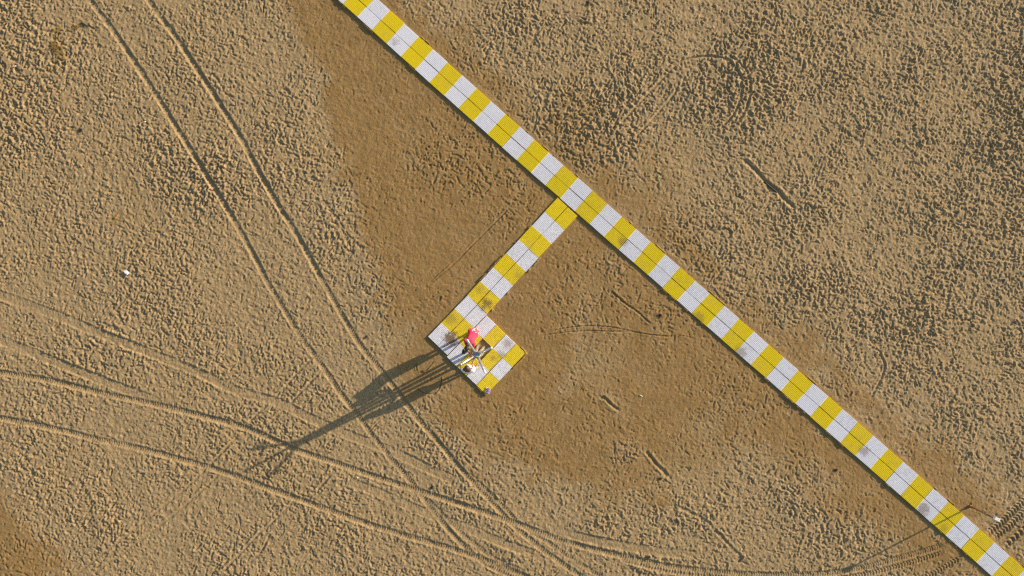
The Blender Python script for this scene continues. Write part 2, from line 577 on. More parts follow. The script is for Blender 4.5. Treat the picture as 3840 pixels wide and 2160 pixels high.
mi, mj = mirror(idx_y, ys[0], ny), mirror(idx_x, xs[0], nx)
fade = np.clip(1 - np.maximum(np.maximum(np.abs(idx_x)[None, :] - XH - 3, np.abs(idx_y)[:, None] - YH - 3), 0) / 12, 0.0, 1)
HH = (H[np.ix_(mi, mj)] * fade).astype(np.float32)
DD = (damp[np.ix_(mi, mj)]).astype(np.float32)
OO = (ochre[np.ix_(mi, mj)]).astype(np.float32)
NY, NX = HH.shape
co = np.empty((NY, NX, 3), np.float32)
co[..., 0] = idx_x[None, :]
co[..., 1] = idx_y[:, None]
co[..., 2] = HH
q = (np.arange(NY - 1)[:, None] * NX + np.arange(NX - 1)[None, :]).ravel().astype(np.int32)
quads = np.stack([q, q + 1, q + NX + 1, q + NX], 1)
me = bpy.data.meshes.new('sand')
me.vertices.add(NX * NY)
me.vertices.foreach_set('co', co.ravel())
me.loops.add(quads.size)
me.loops.foreach_set('vertex_index', quads.ravel())
me.polygons.add(len(quads))
me.polygons.foreach_set('loop_start', np.arange(0, quads.size, 4, dtype=np.int32))
me.update(calc_edges=True)
for nm, arr in (('damp', DD), ('ochre', OO)):
    at = me.attributes.new(nm, 'FLOAT', 'POINT')
    at.data.foreach_set('value', arr.ravel())

m_sand = new_mat('trampled_sand', rough=.92)
k = NT(m_sand)
geo = k.n('ShaderNodeNewGeometry').outputs['Position']
a_d = k.n('ShaderNodeAttribute', attribute_name='damp').outputs['Fac']
a_o = k.n('ShaderNodeAttribute', attribute_name='ochre').outputs['Fac']
n_big = k.noise(geo, .35, 4)
n_mid = k.noise(geo, 2.2, 5, .6)
n_fin = k.noise(geo, 26, 4, .65)
n_gr = k.noise(geo, 120, 2, .7)
dry = k.mix(k.ramp(n_mid, .3, .7), (.318, .220, .105), (.375, .262, .130))
dry = k.mix(k.ramp(n_big, .35, .65), dry, (.348, .240, .114))
wet = k.mix(k.ramp(n_mid, .3, .7), (.254, .153, .054), (.305, .188, .071))
df = k.ramp(k.math('ADD', a_d, k.math('MULTIPLY', k.math('SUBTRACT', n_fin, .5), .30)), .05, 1.0)
base = k.mix(df, dry, wet)
base = k.mix(k.math('MULTIPLY', a_o, .7), base, (.26, .150, .030))
spk = k.ramp(n_fin, .30, .72, .80, 1.16)
spk = k.math('MULTIPLY', spk, k.ramp(n_gr, .25, .75, .88, 1.12))
vm = k.n('ShaderNodeVectorMath', operation='SCALE')
k.l(base, vm.inputs[0])
k.l(spk, vm.inputs['Scale'])
k.l(vm.outputs[0], k.b.inputs['Base Color'])
k.b.inputs['Specular IOR Level'].default_value = .12
hb = k.math('ADD', k.math('MULTIPLY', n_fin, .8), k.math('MULTIPLY', n_gr, .35))
k.bump(hb, .7, .026)
me.materials.append(m_sand)
sand = bpy.data.objects.new('sand_ground', me)
sand['kind'] = 'structure'
col.objects.link(sand)


def ground_z(x, y):
    j = min(max(int((x + XH) / DX + .5), 0), nx - 1)
    i = min(max(int((y + YH) / DX + .5), 0), ny - 1)
    return float(H[i, j])


# ------------------------------------------------------------------ object helpers
def link(name, mesh, mat=None, parent=None, smooth=False):
    o = bpy.data.objects.new(name, mesh)
    if mat is not None and not mesh.materials:
        mesh.materials.append(mat)
    col.objects.link(o)
    if parent is not None:
        o.parent = parent
    if smooth:
        mesh.polygons.foreach_set('use_smooth', [True] * len(mesh.polygons))
    return o


def from_bm(bm, name):
    me = bpy.data.meshes.new(name)
    bm.normal_update()
    bm.to_mesh(me)
    bm.free()
    return me


def empty(name, loc, label, cat, group=None, rz=0.0):
    o = bpy.data.objects.new(name, None)
    o.empty_display_size = .2
    o.location = loc
    o.rotation_euler = (0, 0, rz)
    col.objects.link(o)
    tag(o, label, cat, group)
    return o


def tag(o, label, cat, group=None):
    o['label'] = label
    o['category'] = cat
    if group:
        o['group'] = group


def tube(bm, pts, rads, seg=14, caps=True):
    """sweep a round section along points"""
    pts = [Vector(p) for p in pts]
    rings = []
    up_ = None
    for i, p in enumerate(pts):
        t = (pts[min(i + 1, len(pts) - 1)] - pts[max(i - 1, 0)]).normalized()
        if up_ is None:
            up_ = t.orthogonal().normalized()
        up_ = (up_ - t * up_.dot(t)).normalized()
        v = t.cross(up_)
        r = rads[i] if isinstance(rads, (list, tuple)) else rads
        rings.append([bm.verts.new(p + (up_ * math.cos(a) + v * math.sin(a)) * r) for a in [math.tau * k / seg for k in range(seg)]])
    for a, b in zip(rings[:-1], rings[1:]):
        for k in range(seg):
            bm.faces.new((a[k], a[(k + 1) % seg], b[(k + 1) % seg], b[k]))
    if caps:
        bm.faces.new(rings[0][::-1])
        bm.faces.new(rings[-1])


def bevel_box(bm, c, size, rot=None, bev=.006, seg=2):
    g = bmesh.ops.create_cube(bm, size=1.0)
    vs = g['verts']
    for v in vs:
        v.co = Vector((v.co.x * size[0], v.co.y * size[1], v.co.z * size[2]))
    es = list({e for v in vs for e in v.link_edges})
    r = bmesh.ops.bevel(bm, geom=es, offset=bev, segments=seg, affect='EDGES', profile=.6)
    vv = {v for f in r['faces'] for v in f.verts} | {v for v in vs if v.is_valid}
    M = Matrix.Translation(c) @ (rot.to_4x4() if rot else Matrix.Identity(4))
    for v in vv:
        v.co = M @ v.co


# ------------------------------------------------------------------ walkway tiles
N_SLAT = 14



def tile_mesh(name, mats):
    """one moulded panel: slats standing on a base, grooves between them (length on x, width on y)"""
    bm = bmesh.new()
    p = 1.0 / N_SLAT                                   # unit length, scaled per tile
    gap = .0115 / .73
    prof = [(-.5 + gap * .5, .004)]
    low = []
    for i in range(N_SLAT):
        x0 = -.5 + i * p + gap * .5
        x1 = -.5 + (i + 1) * p - gap * .5
        c = .004 / .73
        prof += [(x0, TOP - .004), (x0 + c, TOP), (x1 - c, TOP), (x1, TOP - .004)]
        if i < N_SLAT - 1:
            low.append(len(prof))
            prof += [(x1, .010), (x1 + gap, .010)]
    prof.append((.5 - gap * .5, .004))
    w = TILE_W / 2 - .010
    A = [bm.verts.new((x, -w, z)) for x, z in prof]
    B = [bm.verts.new((x, w, z)) for x, z in prof]
    for i in range(len(prof) - 1):
        f = bm.faces.new((A[i], A[i + 1], B[i + 1], B[i]))
        f.material_index = 1 if i in low else 0
    bm.faces.new((A[-1], A[0], B[0], B[-1]))
    bm.faces.new(A[::-1])
    bm.faces.new(B)
    bmesh.ops.recalc_face_normals(bm, faces=bm.faces)
    me = from_bm(bm, name)
    for m in mats:
        me.materials.append(m)
    return me


stains = [(1690, 1272, 30, .95), (1700, 1262, 16, .9), (1680, 1288, 16, .9), (1826, 1140, 20, .85), (1812, 1150, 14, .7), (1798, 1085, 18, .35), (1945, 1035, 16, .4),
          (2336, 905, 20, .55), (3462, 1912, 28, .6), (3540, 1980, 18, .35), (2620, 1190, 26, .45), (1640, 172, 18, .6), (1478, 158, 16, .4),
          (2775, 1320, 26, .5), (3240, 1690, 22, .5), (1905, 1290, 20, .5), (1880, 1330, 18, .5), (1690, 1195, 26, .4), (1610, 1230, 18, .3), (1850, 1340, 14, .5)]


def tile_mat(name, clean, dirt, worn_c):
    m = new_mat(name, clean, .5)
    k = NT(m)
    pos = k.n('ShaderNodeNewGeometry').outputs['Position']
    rnd = k.n('ShaderNodeObjectInfo').outputs['Random']
    nz = k.noise(pos, 9, 5, .65)
    f2 = k.noise(pos, 42, 4, .7)
    f3 = k.noise(pos, 1.3, 3)
    dn = k.n('ShaderNodeVectorMath', operation='DISTANCE')
    k.l(pos, dn.inputs[0])
    dn.inputs[1].default_value = W(1800, 1240, TOP)
    dn2 = k.n('ShaderNodeVectorMath', operation='DISTANCE')
    k.l(pos, dn2.inputs[0])
    dn2.inputs[1].default_value = W(3650, 2080, TOP)
    busy = k.math('MAXIMUM', k.ramp(dn.outputs['Value'], 4.5, 1.0), k.ramp(dn2.outputs['Value'], 9.0, 2.0, 0, .7))
    amt = k.math('ADD', k.math('ADD', k.math('MULTIPLY', rnd, .5), k.math('MULTIPLY', f3, .6)), k.math('MULTIPLY', busy, .30))
    grime = k.math('MULTIPLY', k.ramp(nz, .42, .78), k.ramp(amt, .25, 1.0))
    c = k.mix(k.math('MULTIPLY', grime, .75), clean, worn_c)
    speck = k.math('MULTIPLY', k.ramp(f2, .60, .72), k.ramp(amt, .2, .95, .15, .85))
    c = k.mix(speck, c, dirt)
    st = None
    for (sx, sy, rad, s) in stains:
        d = k.n('ShaderNodeVectorMath', operation='DISTANCE')
        k.l(pos, d.inputs[0])
        d.inputs[1].default_value = W(sx, sy, TOP)
        e = k.math('ADD', d.outputs['Value'], k.math('MULTIPLY', k.math('SUBTRACT', k.math('MULTIPLY', k.math('ADD', nz, f2), .5), .5), 1.25))
        e = k.math('MULTIPLY', k.ramp(e, rad / 100 * 1.05, rad / 100 * .55), s)
        st = e if st is None else k.math('MAXIMUM', st, e)
    c = k.mix(st, c, (.20, .115, .05))
    k.l(c, k.b.inputs['Base Color'])
    k.l(k.ramp(grime, 0, 1, .42, .8), k.b.inputs['Roughness'])
    k.b.inputs['Specular IOR Level'].default_value = .35
    k.bump(f2, .25, .003)
    return m


m_yel = tile_mat('yellow_plastic', (.74, .560, .007), (.20, .15, .06), (.46, .36, .06))
m_wht = tile_mat('white_plastic', (.72, .72, .75), (.21, .165, .14), (.48, .44, .42))
m_groove = new_mat('groove_dirt_shade', (.035, .028, .02), .95)  # dirt and deep groove shade put into one dark colour
mesh_y = tile_mesh('tile_yellow', (m_yel, m_groove))
mesh_w = tile_mesh('tile_white', (m_wht, m_groove))


def lay(tiles, root):
    r = random.Random(3)
    inv = Matrix.Translation(-root.location)
    for ctr, ang, ln, wd, c, row, cl in tiles:
        o = bpy.data.objects.new('tile', mesh_y if c == 'y' else mesh_w)
        o.parent = root
        o.location = (ctr.x - root.location.x + r.gauss(0, .005), ctr.y - root.location.y + r.gauss(0, .005), .004 + r.uniform(0, .006))
        o.rotation_euler = (r.gauss(0, .004), r.gauss(0, .004), ang + r.gauss(0, .006))
        o.scale = (ln, wd / TILE_W, 1)
        col.objects.link(o)


mid = main_edge(22)
lay(main_tiles, empty('walkway', (mid.x, mid.y, 0), 'long yellow and white striped plastic tile walkway running diagonally across the sand', 'walkway'))
lay(branch_tiles, empty('branch_walkway', (br0.x, br0.y, 0), 'short yellow and white branch walkway leading from the long path to the shower platform', 'walkway'))
lay(pad_tiles, empty('shower_platform', (hole_c.x, hole_c.y, 0), 'checkered yellow and white tile platform with a square opening around the shower', 'platform'))

# ------------------------------------------------------------------ the shower: four bent tubes meeting in a hub
m_steel = new_mat('brushed_steel', (.62, .60, .56), .38, .85)
k = NT(m_steel)
tc = k.n('ShaderNodeTexCoord').outputs['Object']
k.l(k.ramp(k.noise(tc, 14, 4), .3, .7, .30, .50), k.b.inputs['Roughness'])
m_chrome = new_mat('polished_steel', (.66, .69, .72), .12, 1.0)
m_cap = new_mat('white_plastic_cap', (.82, .82, .82), .35)
m_reflection = new_mat('pale_green_reflection', (.50, .58, .22), .35)  # colour of the reflection on the hub top

sc_ = W(1799, 1309)
shower = empty('beach_shower', (sc_.x, sc_.y, 0), 'tall steel four-armed beach shower standing in the opening of the checkered platform', 'shower')
HUB, TIP = 2.15, 2.60
arms = [(-.30, .53), (.51, .27), (.296, -.547), (-.506, -.28)]
feet = [(-.06, .13), (.155, .075), (.106, -.16), (-.11, -.09)]
for (axx, ayy), (fx0, fy0) in zip(arms, feet):
    bm = bmesh.new()
    fz = ground_z(sc_.x + fx0, sc_.y + fy0) - .05
    tube(bm, [(fx0, fy0, fz), (fx0, fy0, .12), (fx0 * .93, fy0 * .93, .5), (fx0 * .72, fy0 * .72, 1.2), (fx0 * .55, fy0 * .55, 1.8), (fx0 * .45, fy0 * .45, HUB - .04)], .047, 16)
    leg = link('leg', from_bm(bm, 'leg'), m_steel, shower, True)
    d = Vector((axx, ayy))
    bm = bmesh.new()
    tube(bm, [(d.x * .10, d.y * .10, HUB - .02), (d.x * .3, d.y * .3, HUB + .10), (d.x * .65, d.y * .65, HUB + .28), (d.x * .93, d.y * .93, TIP - .03), (d.x, d.y, TIP - .012)],
         [.041, .041, .041, .041, .030], 16)
    arm = link('arm', from_bm(bm, 'arm'), m_steel, shower, True)
    bm = bmesh.new()
    tube(bm, [(d.x * .92, d.y * .92, TIP - .06), (d.x * .955, d.y * .955, TIP - .12), (d.x * .96, d.y * .96, TIP - .135), (d.x * .96, d.y * .96, TIP - .16)], [.018, .022, .05, .052], 16)
    link('shower_head', from_bm(bm, 'shower_head'), m_chrome, arm, True)
    bm = bmesh.new()
    tube(bm, [(d.x * .985, d.y * .985, TIP - .016), (d.x * 1.035, d.y * 1.035, TIP + .012), (d.x * 1.05, d.y * 1.05, TIP + .02)], [.036, .036, .018], 14)
    link('end_cap', from_bm(bm, 'end_cap'), m_cap if (axx > 0) else m_steel, arm, True)
bm = bmesh.new()
g = bmesh.ops.create_cone(bm, cap_ends=True, segments=8, radius1=.108, radius2=.112, depth=.16)
bmesh.ops.rotate(bm, verts=bm.verts, cent=(0, 0, 0), matrix=Matrix.Rotation(math.radians(22.5 - 5), 3, 'Z'))
bmesh.ops.bevel(bm, geom=list(bm.edges), offset=.008, segments=2, affect='EDGES')
bmesh.ops.translate(bm, verts=bm.verts, vec=(0, 0, HUB))
hub = link('hub', from_bm(bm, 'hub'), m_chrome, shower)
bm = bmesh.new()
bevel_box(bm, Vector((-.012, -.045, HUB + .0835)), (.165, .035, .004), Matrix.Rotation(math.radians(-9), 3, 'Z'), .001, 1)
link('reflection_strip', from_bm(bm, 'reflection_strip'), m_reflection, hub)  # reflection on the hub, put in as a pale green strip
for bx_, by_, ang in ((-.13, .03, 2.6), (.02, -.15, -1.2)):
    dv = Vector((math.cos(ang), math.sin(ang), 0))
    p = Vector((bx_, by_, 1.02)) - dv * .07
    bm = bmesh.new()
    tube(bm, [p, p + dv * .05, p + dv * .055, p + dv * .085, p + dv * .095], [.020, .020, .032, .032, .024], 14)
    link('push_button', from_bm(bm, 'push_button'), m_cap, shower, True)

# ------------------------------------------------------------------ people
def capsule(bm, p0, r0, p1, r1):
    p0, p1 = Vector(p0), Vector(p1)
    for p, r in ((p0, r0), (p1, r1)):
        g = bmesh.ops.create_icosphere(bm, subdivisions=2, radius=r)
        bmesh.ops.translate(bm, verts=g['verts'], vec=p)
    if (p1 - p0).length > 1e-4:
        tube(bm, [p0, p1], [r0, r1], 12)


def ellipsoid(bm, c, rad, rot=None):
    g = bmesh.ops.create_icosphere(bm, subdivisions=3, radius=1.0)
    M = Matrix.Translation(c) @ (rot.to_4x4() if rot else Matrix.Identity(4)) @ Matrix.Diagonal((*rad, 1))
    for v in g['verts']:
        v.co = M @ v.co


def fuse(bm, name, mat, parent, voxel=.008, smooth=3):
    """closed pieces -> one continuous skin"""
    me = from_bm(bm, name)
    o = bpy.data.objects.new(name + '_src', me)
    col.objects.link(o)
    md = o.modifiers.new('r', 'REMESH')
    md.mode = 'VOXEL'
    md.voxel_size = voxel
    sm = o.modifiers.new('s', 'SMOOTH')
    sm.iterations = smooth
    sm.factor = .5
    dg = bpy.context.evaluated_depsgraph_get()
    m2 = bpy.data.meshes.new_from_object(o.evaluated_get(dg))
    m2.name = name
    bpy.data.objects.remove(o)
    m2.materials.clear()
    return link(name, m2, mat, parent, True)


def hand(bm, wrist, direction, palm_n, size=1.0, curl=.5):
    d = Vector(direction).normalized()
    n = Vector(palm_n)
    n = (n - d * n.dot(d)).normalized()
    s = d.cross(n)
    w = Vector(wrist)
    L = .085 * size
    for t in (-1, 0, 1):
        capsule(bm, w + s * .012 * t * size, .014 * size, w + d * L * .9 + s * .024 * t * size, .013 * size)
    for t, ln in ((-1.5, .058), (-.5, .074), (.5, .07), (1.5, .06)):
        a = w + d * L * .9 + s * .0195 * t * size
        b = a + (d * .75 + n * curl * .6 + s * .08 * t).normalized() * ln * .5 * size
        c = b + (d * .45 + n * curl).normalized() * ln * .5 * size
        capsule(bm, a, .0095 * size, b, .009 * size)
        capsule(bm, b, .009 * size, c, .0078 * size)
    a = w + d * .03 * size + s * .026 * size
    b = a + (d * .6 + s * .8 + n * .2).normalized() * .036 * size
    c = b + (d * .9 + s * .2 + n * .4).normalized() * .03 * size
    capsule(bm, a, .012 * size, b, .0105 * size)
    capsule(bm, b, .0105 * size, c, .009 * size)


def foot(bm, ankle, d, size=1.0):
    d = Vector((d[0], d[1], 0)).normalized()
    a = Vector(ankle)
    z0 = TOP + .012
    heel = Vector((a.x, a.y, z0 + .022)) - d * .035 * size
    ball = Vector((a.x, a.y, z0 + .02)) + d * .12 * size
    capsule(bm, a, .035 * size, heel, .03 * size)
    capsule(bm, a, .034 * size, ball, .026 * size)
    capsule(bm, heel, .028 * size, ball, .03 * size)
    s = Vector((-d.y, d.x, 0))
    for t in range(5):
        p = ball + s * (t - 2) * .015 * size
        capsule(bm, p, .013 * size, p + d * (.055 - .006 * t) * size - Vector((0, 0, .006)), .0095 * size)


m_skin = new_mat('tanned_skin', (.50, .25, .145), .55)
k = NT(m_skin)
tc = k.n('ShaderNodeTexCoord').outputs['Object']
k.l(k.mix(k.ramp(k.noise(tc, 18, 3), .35, .65), (.46, .225, .125), (.54, .28, .165)), k.b.inputs['Base Color'])
m_skin.node_tree.nodes['Principled BSDF'].inputs['Subsurface Weight'].default_value = .08
m_pink = new_mat('crimson_shirt', (.74, .035, .085), .85)
k = NT(m_pink)
tc = k.n('ShaderNodeTexCoord').outputs['Object']
k.bump(k.noise(tc, 20, 4), .6, .02)
m_floral = new_mat('floral_shorts', (.72, .06, .09), .85)
k = NT(m_floral)
tc = k.n('ShaderNodeTexCoord').outputs['Object']
vr = k.n('ShaderNodeTexVoronoi')
vr.inputs['Scale'].default_value = 17
k.l(tc, vr.inputs['Vector'])
k.l(k.mix(k.ramp(k.math('ADD', vr.outputs['Distance'], k.math('MULTIPLY', k.math('SUBTRACT', k.noise(tc, 60, 2), .5), .25)), .40, .32), (.70, .06, .09), (.84, .74, .68)), k.b.inputs['Base Color'])
m_white = new_mat('white_shirt', (.82, .80, .84), .85)
k = NT(m_white)
tc = k.n('ShaderNodeTexCoord').outputs['Object']
k.bump(k.noise(tc, 22, 4), .6, .02)
m_short2 = new_mat('pale_shorts', (.45, .45, .55), .85)


def hair_mat(name, c1, c2):
    m = new_mat(name, c1, .5)
    k = NT(m)
    tc = k.n('ShaderNodeTexCoord').outputs['Object']
    mp = k.n('ShaderNodeMapping')
    mp.inputs['Scale'].default_value = (60, 60, 9)
    k.l(tc, mp.inputs['Vector'])
    f = k.noise(mp.outputs[0], 1.0, 4)
    k.l(k.mix(k.ramp(f, .35, .7), c1, c2), k.b.inputs['Base Color'])
    k.bump(f, .8, .01)
    return m


m_dark = hair_mat('dark_hair', (.010, .007, .006), (.035, .022, .016))
m_brown = hair_mat('brown_hair', (.050, .022, .010), (.16, .075, .030))
m_clip = new_mat('yellow_hair_clip', (.85, .65, .25), .4)
m_eye = new_mat('dark_eye', (.02, .015, .012), .2)


def face(bm, head, f, upv, s=1.0):
    """nose, brow, chin and ears on the head; returns the eye spots"""
    f, upv = f.normalized(), upv.normalized()
    r = f.cross(upv).normalized()
    capsule(bm, head + f * .085 * s + upv * .01 * s, .012 * s, head + f * .105 * s - upv * .022 * s, .015 * s)
    capsule(bm, head + f * .082 * s + r * .035 * s + upv * .028 * s, .014 * s, head + f * .082 * s - r * .035 * s + upv * .028 * s, .014 * s)
    capsule(bm, head + f * .055 * s - upv * .08 * s, .034 * s, head + f * .062 * s - upv * .095 * s, .028 * s)
    capsule(bm, head + f * .083 * s + r * .02 * s - upv * .052 * s, .010 * s, head + f * .083 * s - r * .02 * s - upv * .052 * s, .010 * s)
    for q_ in (-1, 1):
        ellipsoid(bm, head + r * q_ * .078 * s - f * .005, (.012 * s, .02 * s, .032 * s))
    return [head + f * .083 * s + r * q_ * .032 * s + upv * .005 * s for q_ in (-1, 1)]


def frame(f, upv):
    f, upv = f.normalized(), upv.normalized()
    r = f.cross(upv).normalized()
    return Matrix((r, f, upv)).transposed()


def person_pink():
    base = W(1779, 1246)
    root = empty('person', (base.x, base.y, TOP), 'person in crimson top and floral shorts bending forward at the shower', 'person')
    off = Vector((base.x, base.y, TOP))
    P = lambda px, py, z: W(px, py, z) - off
    hip = P(1775, 1249, 1.04)
    chest = P(1763, 1277, 1.25)
    neck = P(1756, 1294, 1.27)
    head = P(1751, 1305, 1.25)
    fwd = (chest - hip).normalized()
    flat = Vector((fwd.x, fwd.y, 0)).normalized()
    side = Vector((-flat.y, flat.x, 0))
    shl, shr = chest + fwd * .07 + side * .17, chest + fwd * .07 - side * .16
    bm = bmesh.new()
    waist = hip.lerp(chest, .45)
    for a, ra, b, rb in ((hip + side * .08, .115, hip - side * .08, .115), (hip, .13, waist, .115), (waist, .115, chest, .125),
                         (shl, .058, shr, .058), (chest + fwd * .05, .08, neck, .05), (neck, .048, head, .055)):
        capsule(bm, a, ra, b, rb)
    hf = (flat * .35 + Vector((0, 0, -1)) * .8)
    hu = flat * .9 + Vector((0, 0, .35))
    fr = frame(hf, hu)
    ellipsoid(bm, head, (.078, .098, .115), fr)
    eyes = face(bm, head, fr @ Vector((0, 1, 0)), fr @ Vector((0, 0, 1)))
    # legs, standing astride
    for sgn in (-1, 1):
        h0 = hip + side * .09 * sgn
        ft = Vector((0, 0, 0)) + side * .09 * sgn - flat * .02
        kn = h0.lerp(Vector((ft.x, ft.y, .08)), .5) + flat * .05
        capsule(bm, h0, .092, kn, .058)
        capsule(bm, kn, .058, Vector((ft.x, ft.y, .08)), .034)
        foot(bm, Vector((ft.x, ft.y, .085 - TOP + .0)), flat, 1.0)
    # both arms reach to the taps
    el, ha = P(1768, 1318, 1.02), P(1775, 1334, .99)
    capsule(bm, shl, .046, el, .036)
    capsule(bm, el, .036, ha, .026)
    hand(bm, ha, (ha - el), Vector((0, 0, -1)), 1.0, .5)
    el2, ha2 = P(1754, 1312, .98), P(1764, 1334, .92)
    capsule(bm, shr, .046, el2, .036)
    capsule(bm, el2, .036, ha2, .026)
    hand(bm, ha2, (ha2 - el2), Vector((0, 0, -1)), 1.0, .5)
    body = fuse(bm, 'body', m_skin, root)
    for e in eyes:
        b2 = bmesh.new()
        ellipsoid(b2, e, (.011, .011, .011))
        link('eye', from_bm(b2, 'eye'), m_eye, root, True)
    bm = bmesh.new()
    for a, ra, b, rb in ((hip + side * .06 + fwd * .05, .135, hip - side * .06 + fwd * .05, .135), (hip + fwd * .05, .150, waist, .137), (waist + side * .03, .135, chest + side * .03, .135),
                         (waist - side * .03, .135, chest - side * .03, .135), (shl + fwd * .0, .070, shr, .070), (shl, .066, shl.lerp(el, .40), .056), (shr, .066, shr.lerp(el2, .40), .056)):
        capsule(bm, a, ra, b, rb)
    fuse(bm, 'shirt', m_pink, root, .011, 3)
    bm = bmesh.new()
    for sgn in (-1, 1):
        h0 = hip + side * .085 * sgn - fwd * .02
        capsule(bm, h0, .142, h0.lerp(Vector((side * .09 * sgn).to_tuple()), .38), .105)
    capsule(bm, hip + side * .065 - fwd * .03, .155, hip - side * .065 - fwd * .03, .155)
    fuse(bm, 'shorts', m_floral, root, .011, 3)
    # dark hair, ponytail thrown forward over the crown
    bm = bmesh.new()
    hup = (fr @ Vector((0, 0, 1))).normalized()
    hfw = (fr @ Vector((0, 1, 0))).normalized()
    ellipsoid(bm, head - hfw * .022 + hup * .02, (.092, .100, .118), fr)
    capsule(bm, head - hfw * .07, .06, P(1746, 1309, 1.27), .065)
    capsule(bm, P(1746, 1309, 1.27), .055, P(1742, 1317, 1.25), .095)
    capsule(bm, P(1742, 1317, 1.25), .092, P(1739, 1321, 1.17), .080)
    rr = random.Random(9)
    for q_ in range(14):
        a = P(1742 + rr.uniform(-5, 5), 1318 + rr.uniform(-4, 4), 1.21)
        capsule(bm, a, .022, a + Vector((rr.uniform(-.07, .05), rr.uniform(-.11, .0), rr.uniform(-.14, .02))), .008)
    fuse(bm, 'hair', m_dark, root, .010, 1)
    bm = bmesh.new()
    tube(bm, [P(1743.2, 1311, 1.33), P(1742.6, 1313.5, 1.345)], [.022, .024], 10)
    link('hair_clip', from_bm(bm, 'hair_clip'), m_clip, root, True)


def person_white():
    base = W(1768, 1379)
    root = empty('person', (base.x, base.y, TOP), 'small person in white shirt with long brown hair reaching one arm to the shower', 'person')
    off = Vector((base.x, base.y, TOP))
    P = lambda px, py, z: W(px, py, z) - off
    S_ = .86
    hip = P(1762, 1382, .62)
    chest = P(1757, 1390, .92)
    shl, shr = P(1738, 1389, .98), P(1773, 1390, .98)
    neck = P(1755, 1385, 1.03)
    head = P(1752, 1379, 1.13)
    fwd = Vector((.15, 1, 0)).normalized()
    side = Vector((1, -.15, 0)).normalized()
    bm = bmesh.new()
    for a, ra, b, rb in ((hip + side * .055, .088, hip - side * .055, .088), (hip, .10, chest, .105), (shl, .05, shr, .05),
                         (chest, .085, neck, .045), (neck, .042, head, .05)):
        capsule(bm, a, ra, b, rb)
    fr = frame(fwd + Vector((0, 0, -.45)), Vector((0, .4, 1)))
    ellipsoid(bm, head, (.073, .09, .105), fr)
    eyes = face(bm, head, fr @ Vector((0, 1, 0)), fr @ Vector((0, 0, 1)), .92)
    ftr = P(1793, 1376, .07)
    ftl = P(1752, 1384, .07)
    for h0, ft, kn in ((hip + side * .07, ftr, P(1782, 1381, .34)), (hip - side * .06, ftl, P(1757, 1379, .36))):
        capsule(bm, h0, .075, kn, .050)
        capsule(bm, kn, .050, ft, .030)
        foot(bm, Vector((ft.x, ft.y, .085 - TOP)), fwd + side * (.5 if ft is ftr else -.1), S_)
    el, ha = P(1771.5, 1364, .98), P(1777, 1349, .99)
    capsule(bm, shr, .042, el, .033)
    capsule(bm, el, .034, ha, .024)
    hand(bm, ha, ha - el, Vector((0, 0, -1)), S_, .4)
    el2, ha2 = P(1728.5, 1384, .86), P(1727, 1376, .80)
    capsule(bm, shl, .040, el2, .032)
    capsule(bm, el2, .032, ha2, .023)
    hand(bm, ha2, Vector((-.02, .8, -.3)), Vector((1, 0, 0)), S_, .5)
    fuse(bm, 'body', m_skin, root, .0075)
    for e in eyes:
        b2 = bmesh.new()
        ellipsoid(b2, e, (.010, .010, .010))
        link('eye', from_bm(b2, 'eye'), m_eye, root, True)
    bm = bmesh.new()
    for a, ra, b, rb in ((hip + side * .07 - Vector((0, 0, .03)), .135, hip - side * .09 - Vector((0, 0, .03)), .135), (hip + side * .06 + Vector((0, 0, .05)), .13, chest + side * .04, .112), (hip - side * .08 + Vector((0, 0, .05)), .13, chest - side * .06, .112), (hip + Vector((0, 0, .05)), .14, chest, .12),
                         (chest + side * .05, .105, chest - side * .07, .105), (shl, .066, shr, .068), (shr, .068, shr.lerp(el, .36), .056), (shl, .064, shl.lerp(el2, .55), .055)):
        capsule(bm, a, ra, b, rb)
    fuse(bm, 'shirt', m_white, root, .011, 3)
    bm = bmesh.new()
    capsule(bm, hip + side * .05, .108, hip - side * .05, .108)
    capsule(bm, hip + side * .07, .10, (hip + side * .07).lerp(P(1782, 1381, .34), .5), .078)
    capsule(bm, hip - side * .06, .10, (hip - side * .06).lerp(P(1757, 1379, .36), .5), .078)
    fuse(bm, 'shorts', m_short2, root, .011, 2)
    bm = bmesh.new()
    hup = (fr @ Vector((0, 0, 1))).normalized()
    hfw = (fr @ Vector((0, 1, 0))).normalized()
    ellipsoid(bm, head - hfw * .018 + hup * .018, (.098, .105, .112), fr)
    rr = random.Random(4)
    for q_ in range(34):
        a_ = rr.uniform(-1.5, 1.5)
        s0 = head + side * math.sin(a_) * .085 - hfw * .06 * math.cos(a_) + Vector((0, 0, .02))
        e0 = s0 + side * (math.sin(a_) * .055 + rr.uniform(-.03, .03)) - fwd * (.05 + .07 * max(0, math.cos(a_))) + Vector((0, 0, -.13 - rr.uniform(0, .05)))
        if math.cos(a_) > .2:
            e0.z = max(e0.z, chest.z + .105)
        capsule(bm, s0, .028, s0.lerp(e0, .5) - fwd * .015 + Vector((0, 0, .025)), .024)
        capsule(bm, s0.lerp(e0, .5) - fwd * .015 + Vector((0, 0, .025)), .024, e0, .009)
    fuse(bm, 'hair', m_brown, root, .009, 1)


person_pink()
person_white()

# ------------------------------------------------------------------ flip-flops
m_sole = new_mat('lilac_foam', (.42, .34, .62), .7)
k = NT(m_sole)
tc = k.n('ShaderNodeTexCoord').outputs['Object']
k.l(k.mix(k.ramp(k.noise(tc, 14, 2), .4, .6), (.40, .33, .66), (.62, .60, .62)), k.b.inputs['Base Color'])
m_foot = new_mat('worn_purple_footbed', (.42, .17, .46), .7)
m_strap = new_mat('dark_purple_strap', (.14, .03, .22), .45)


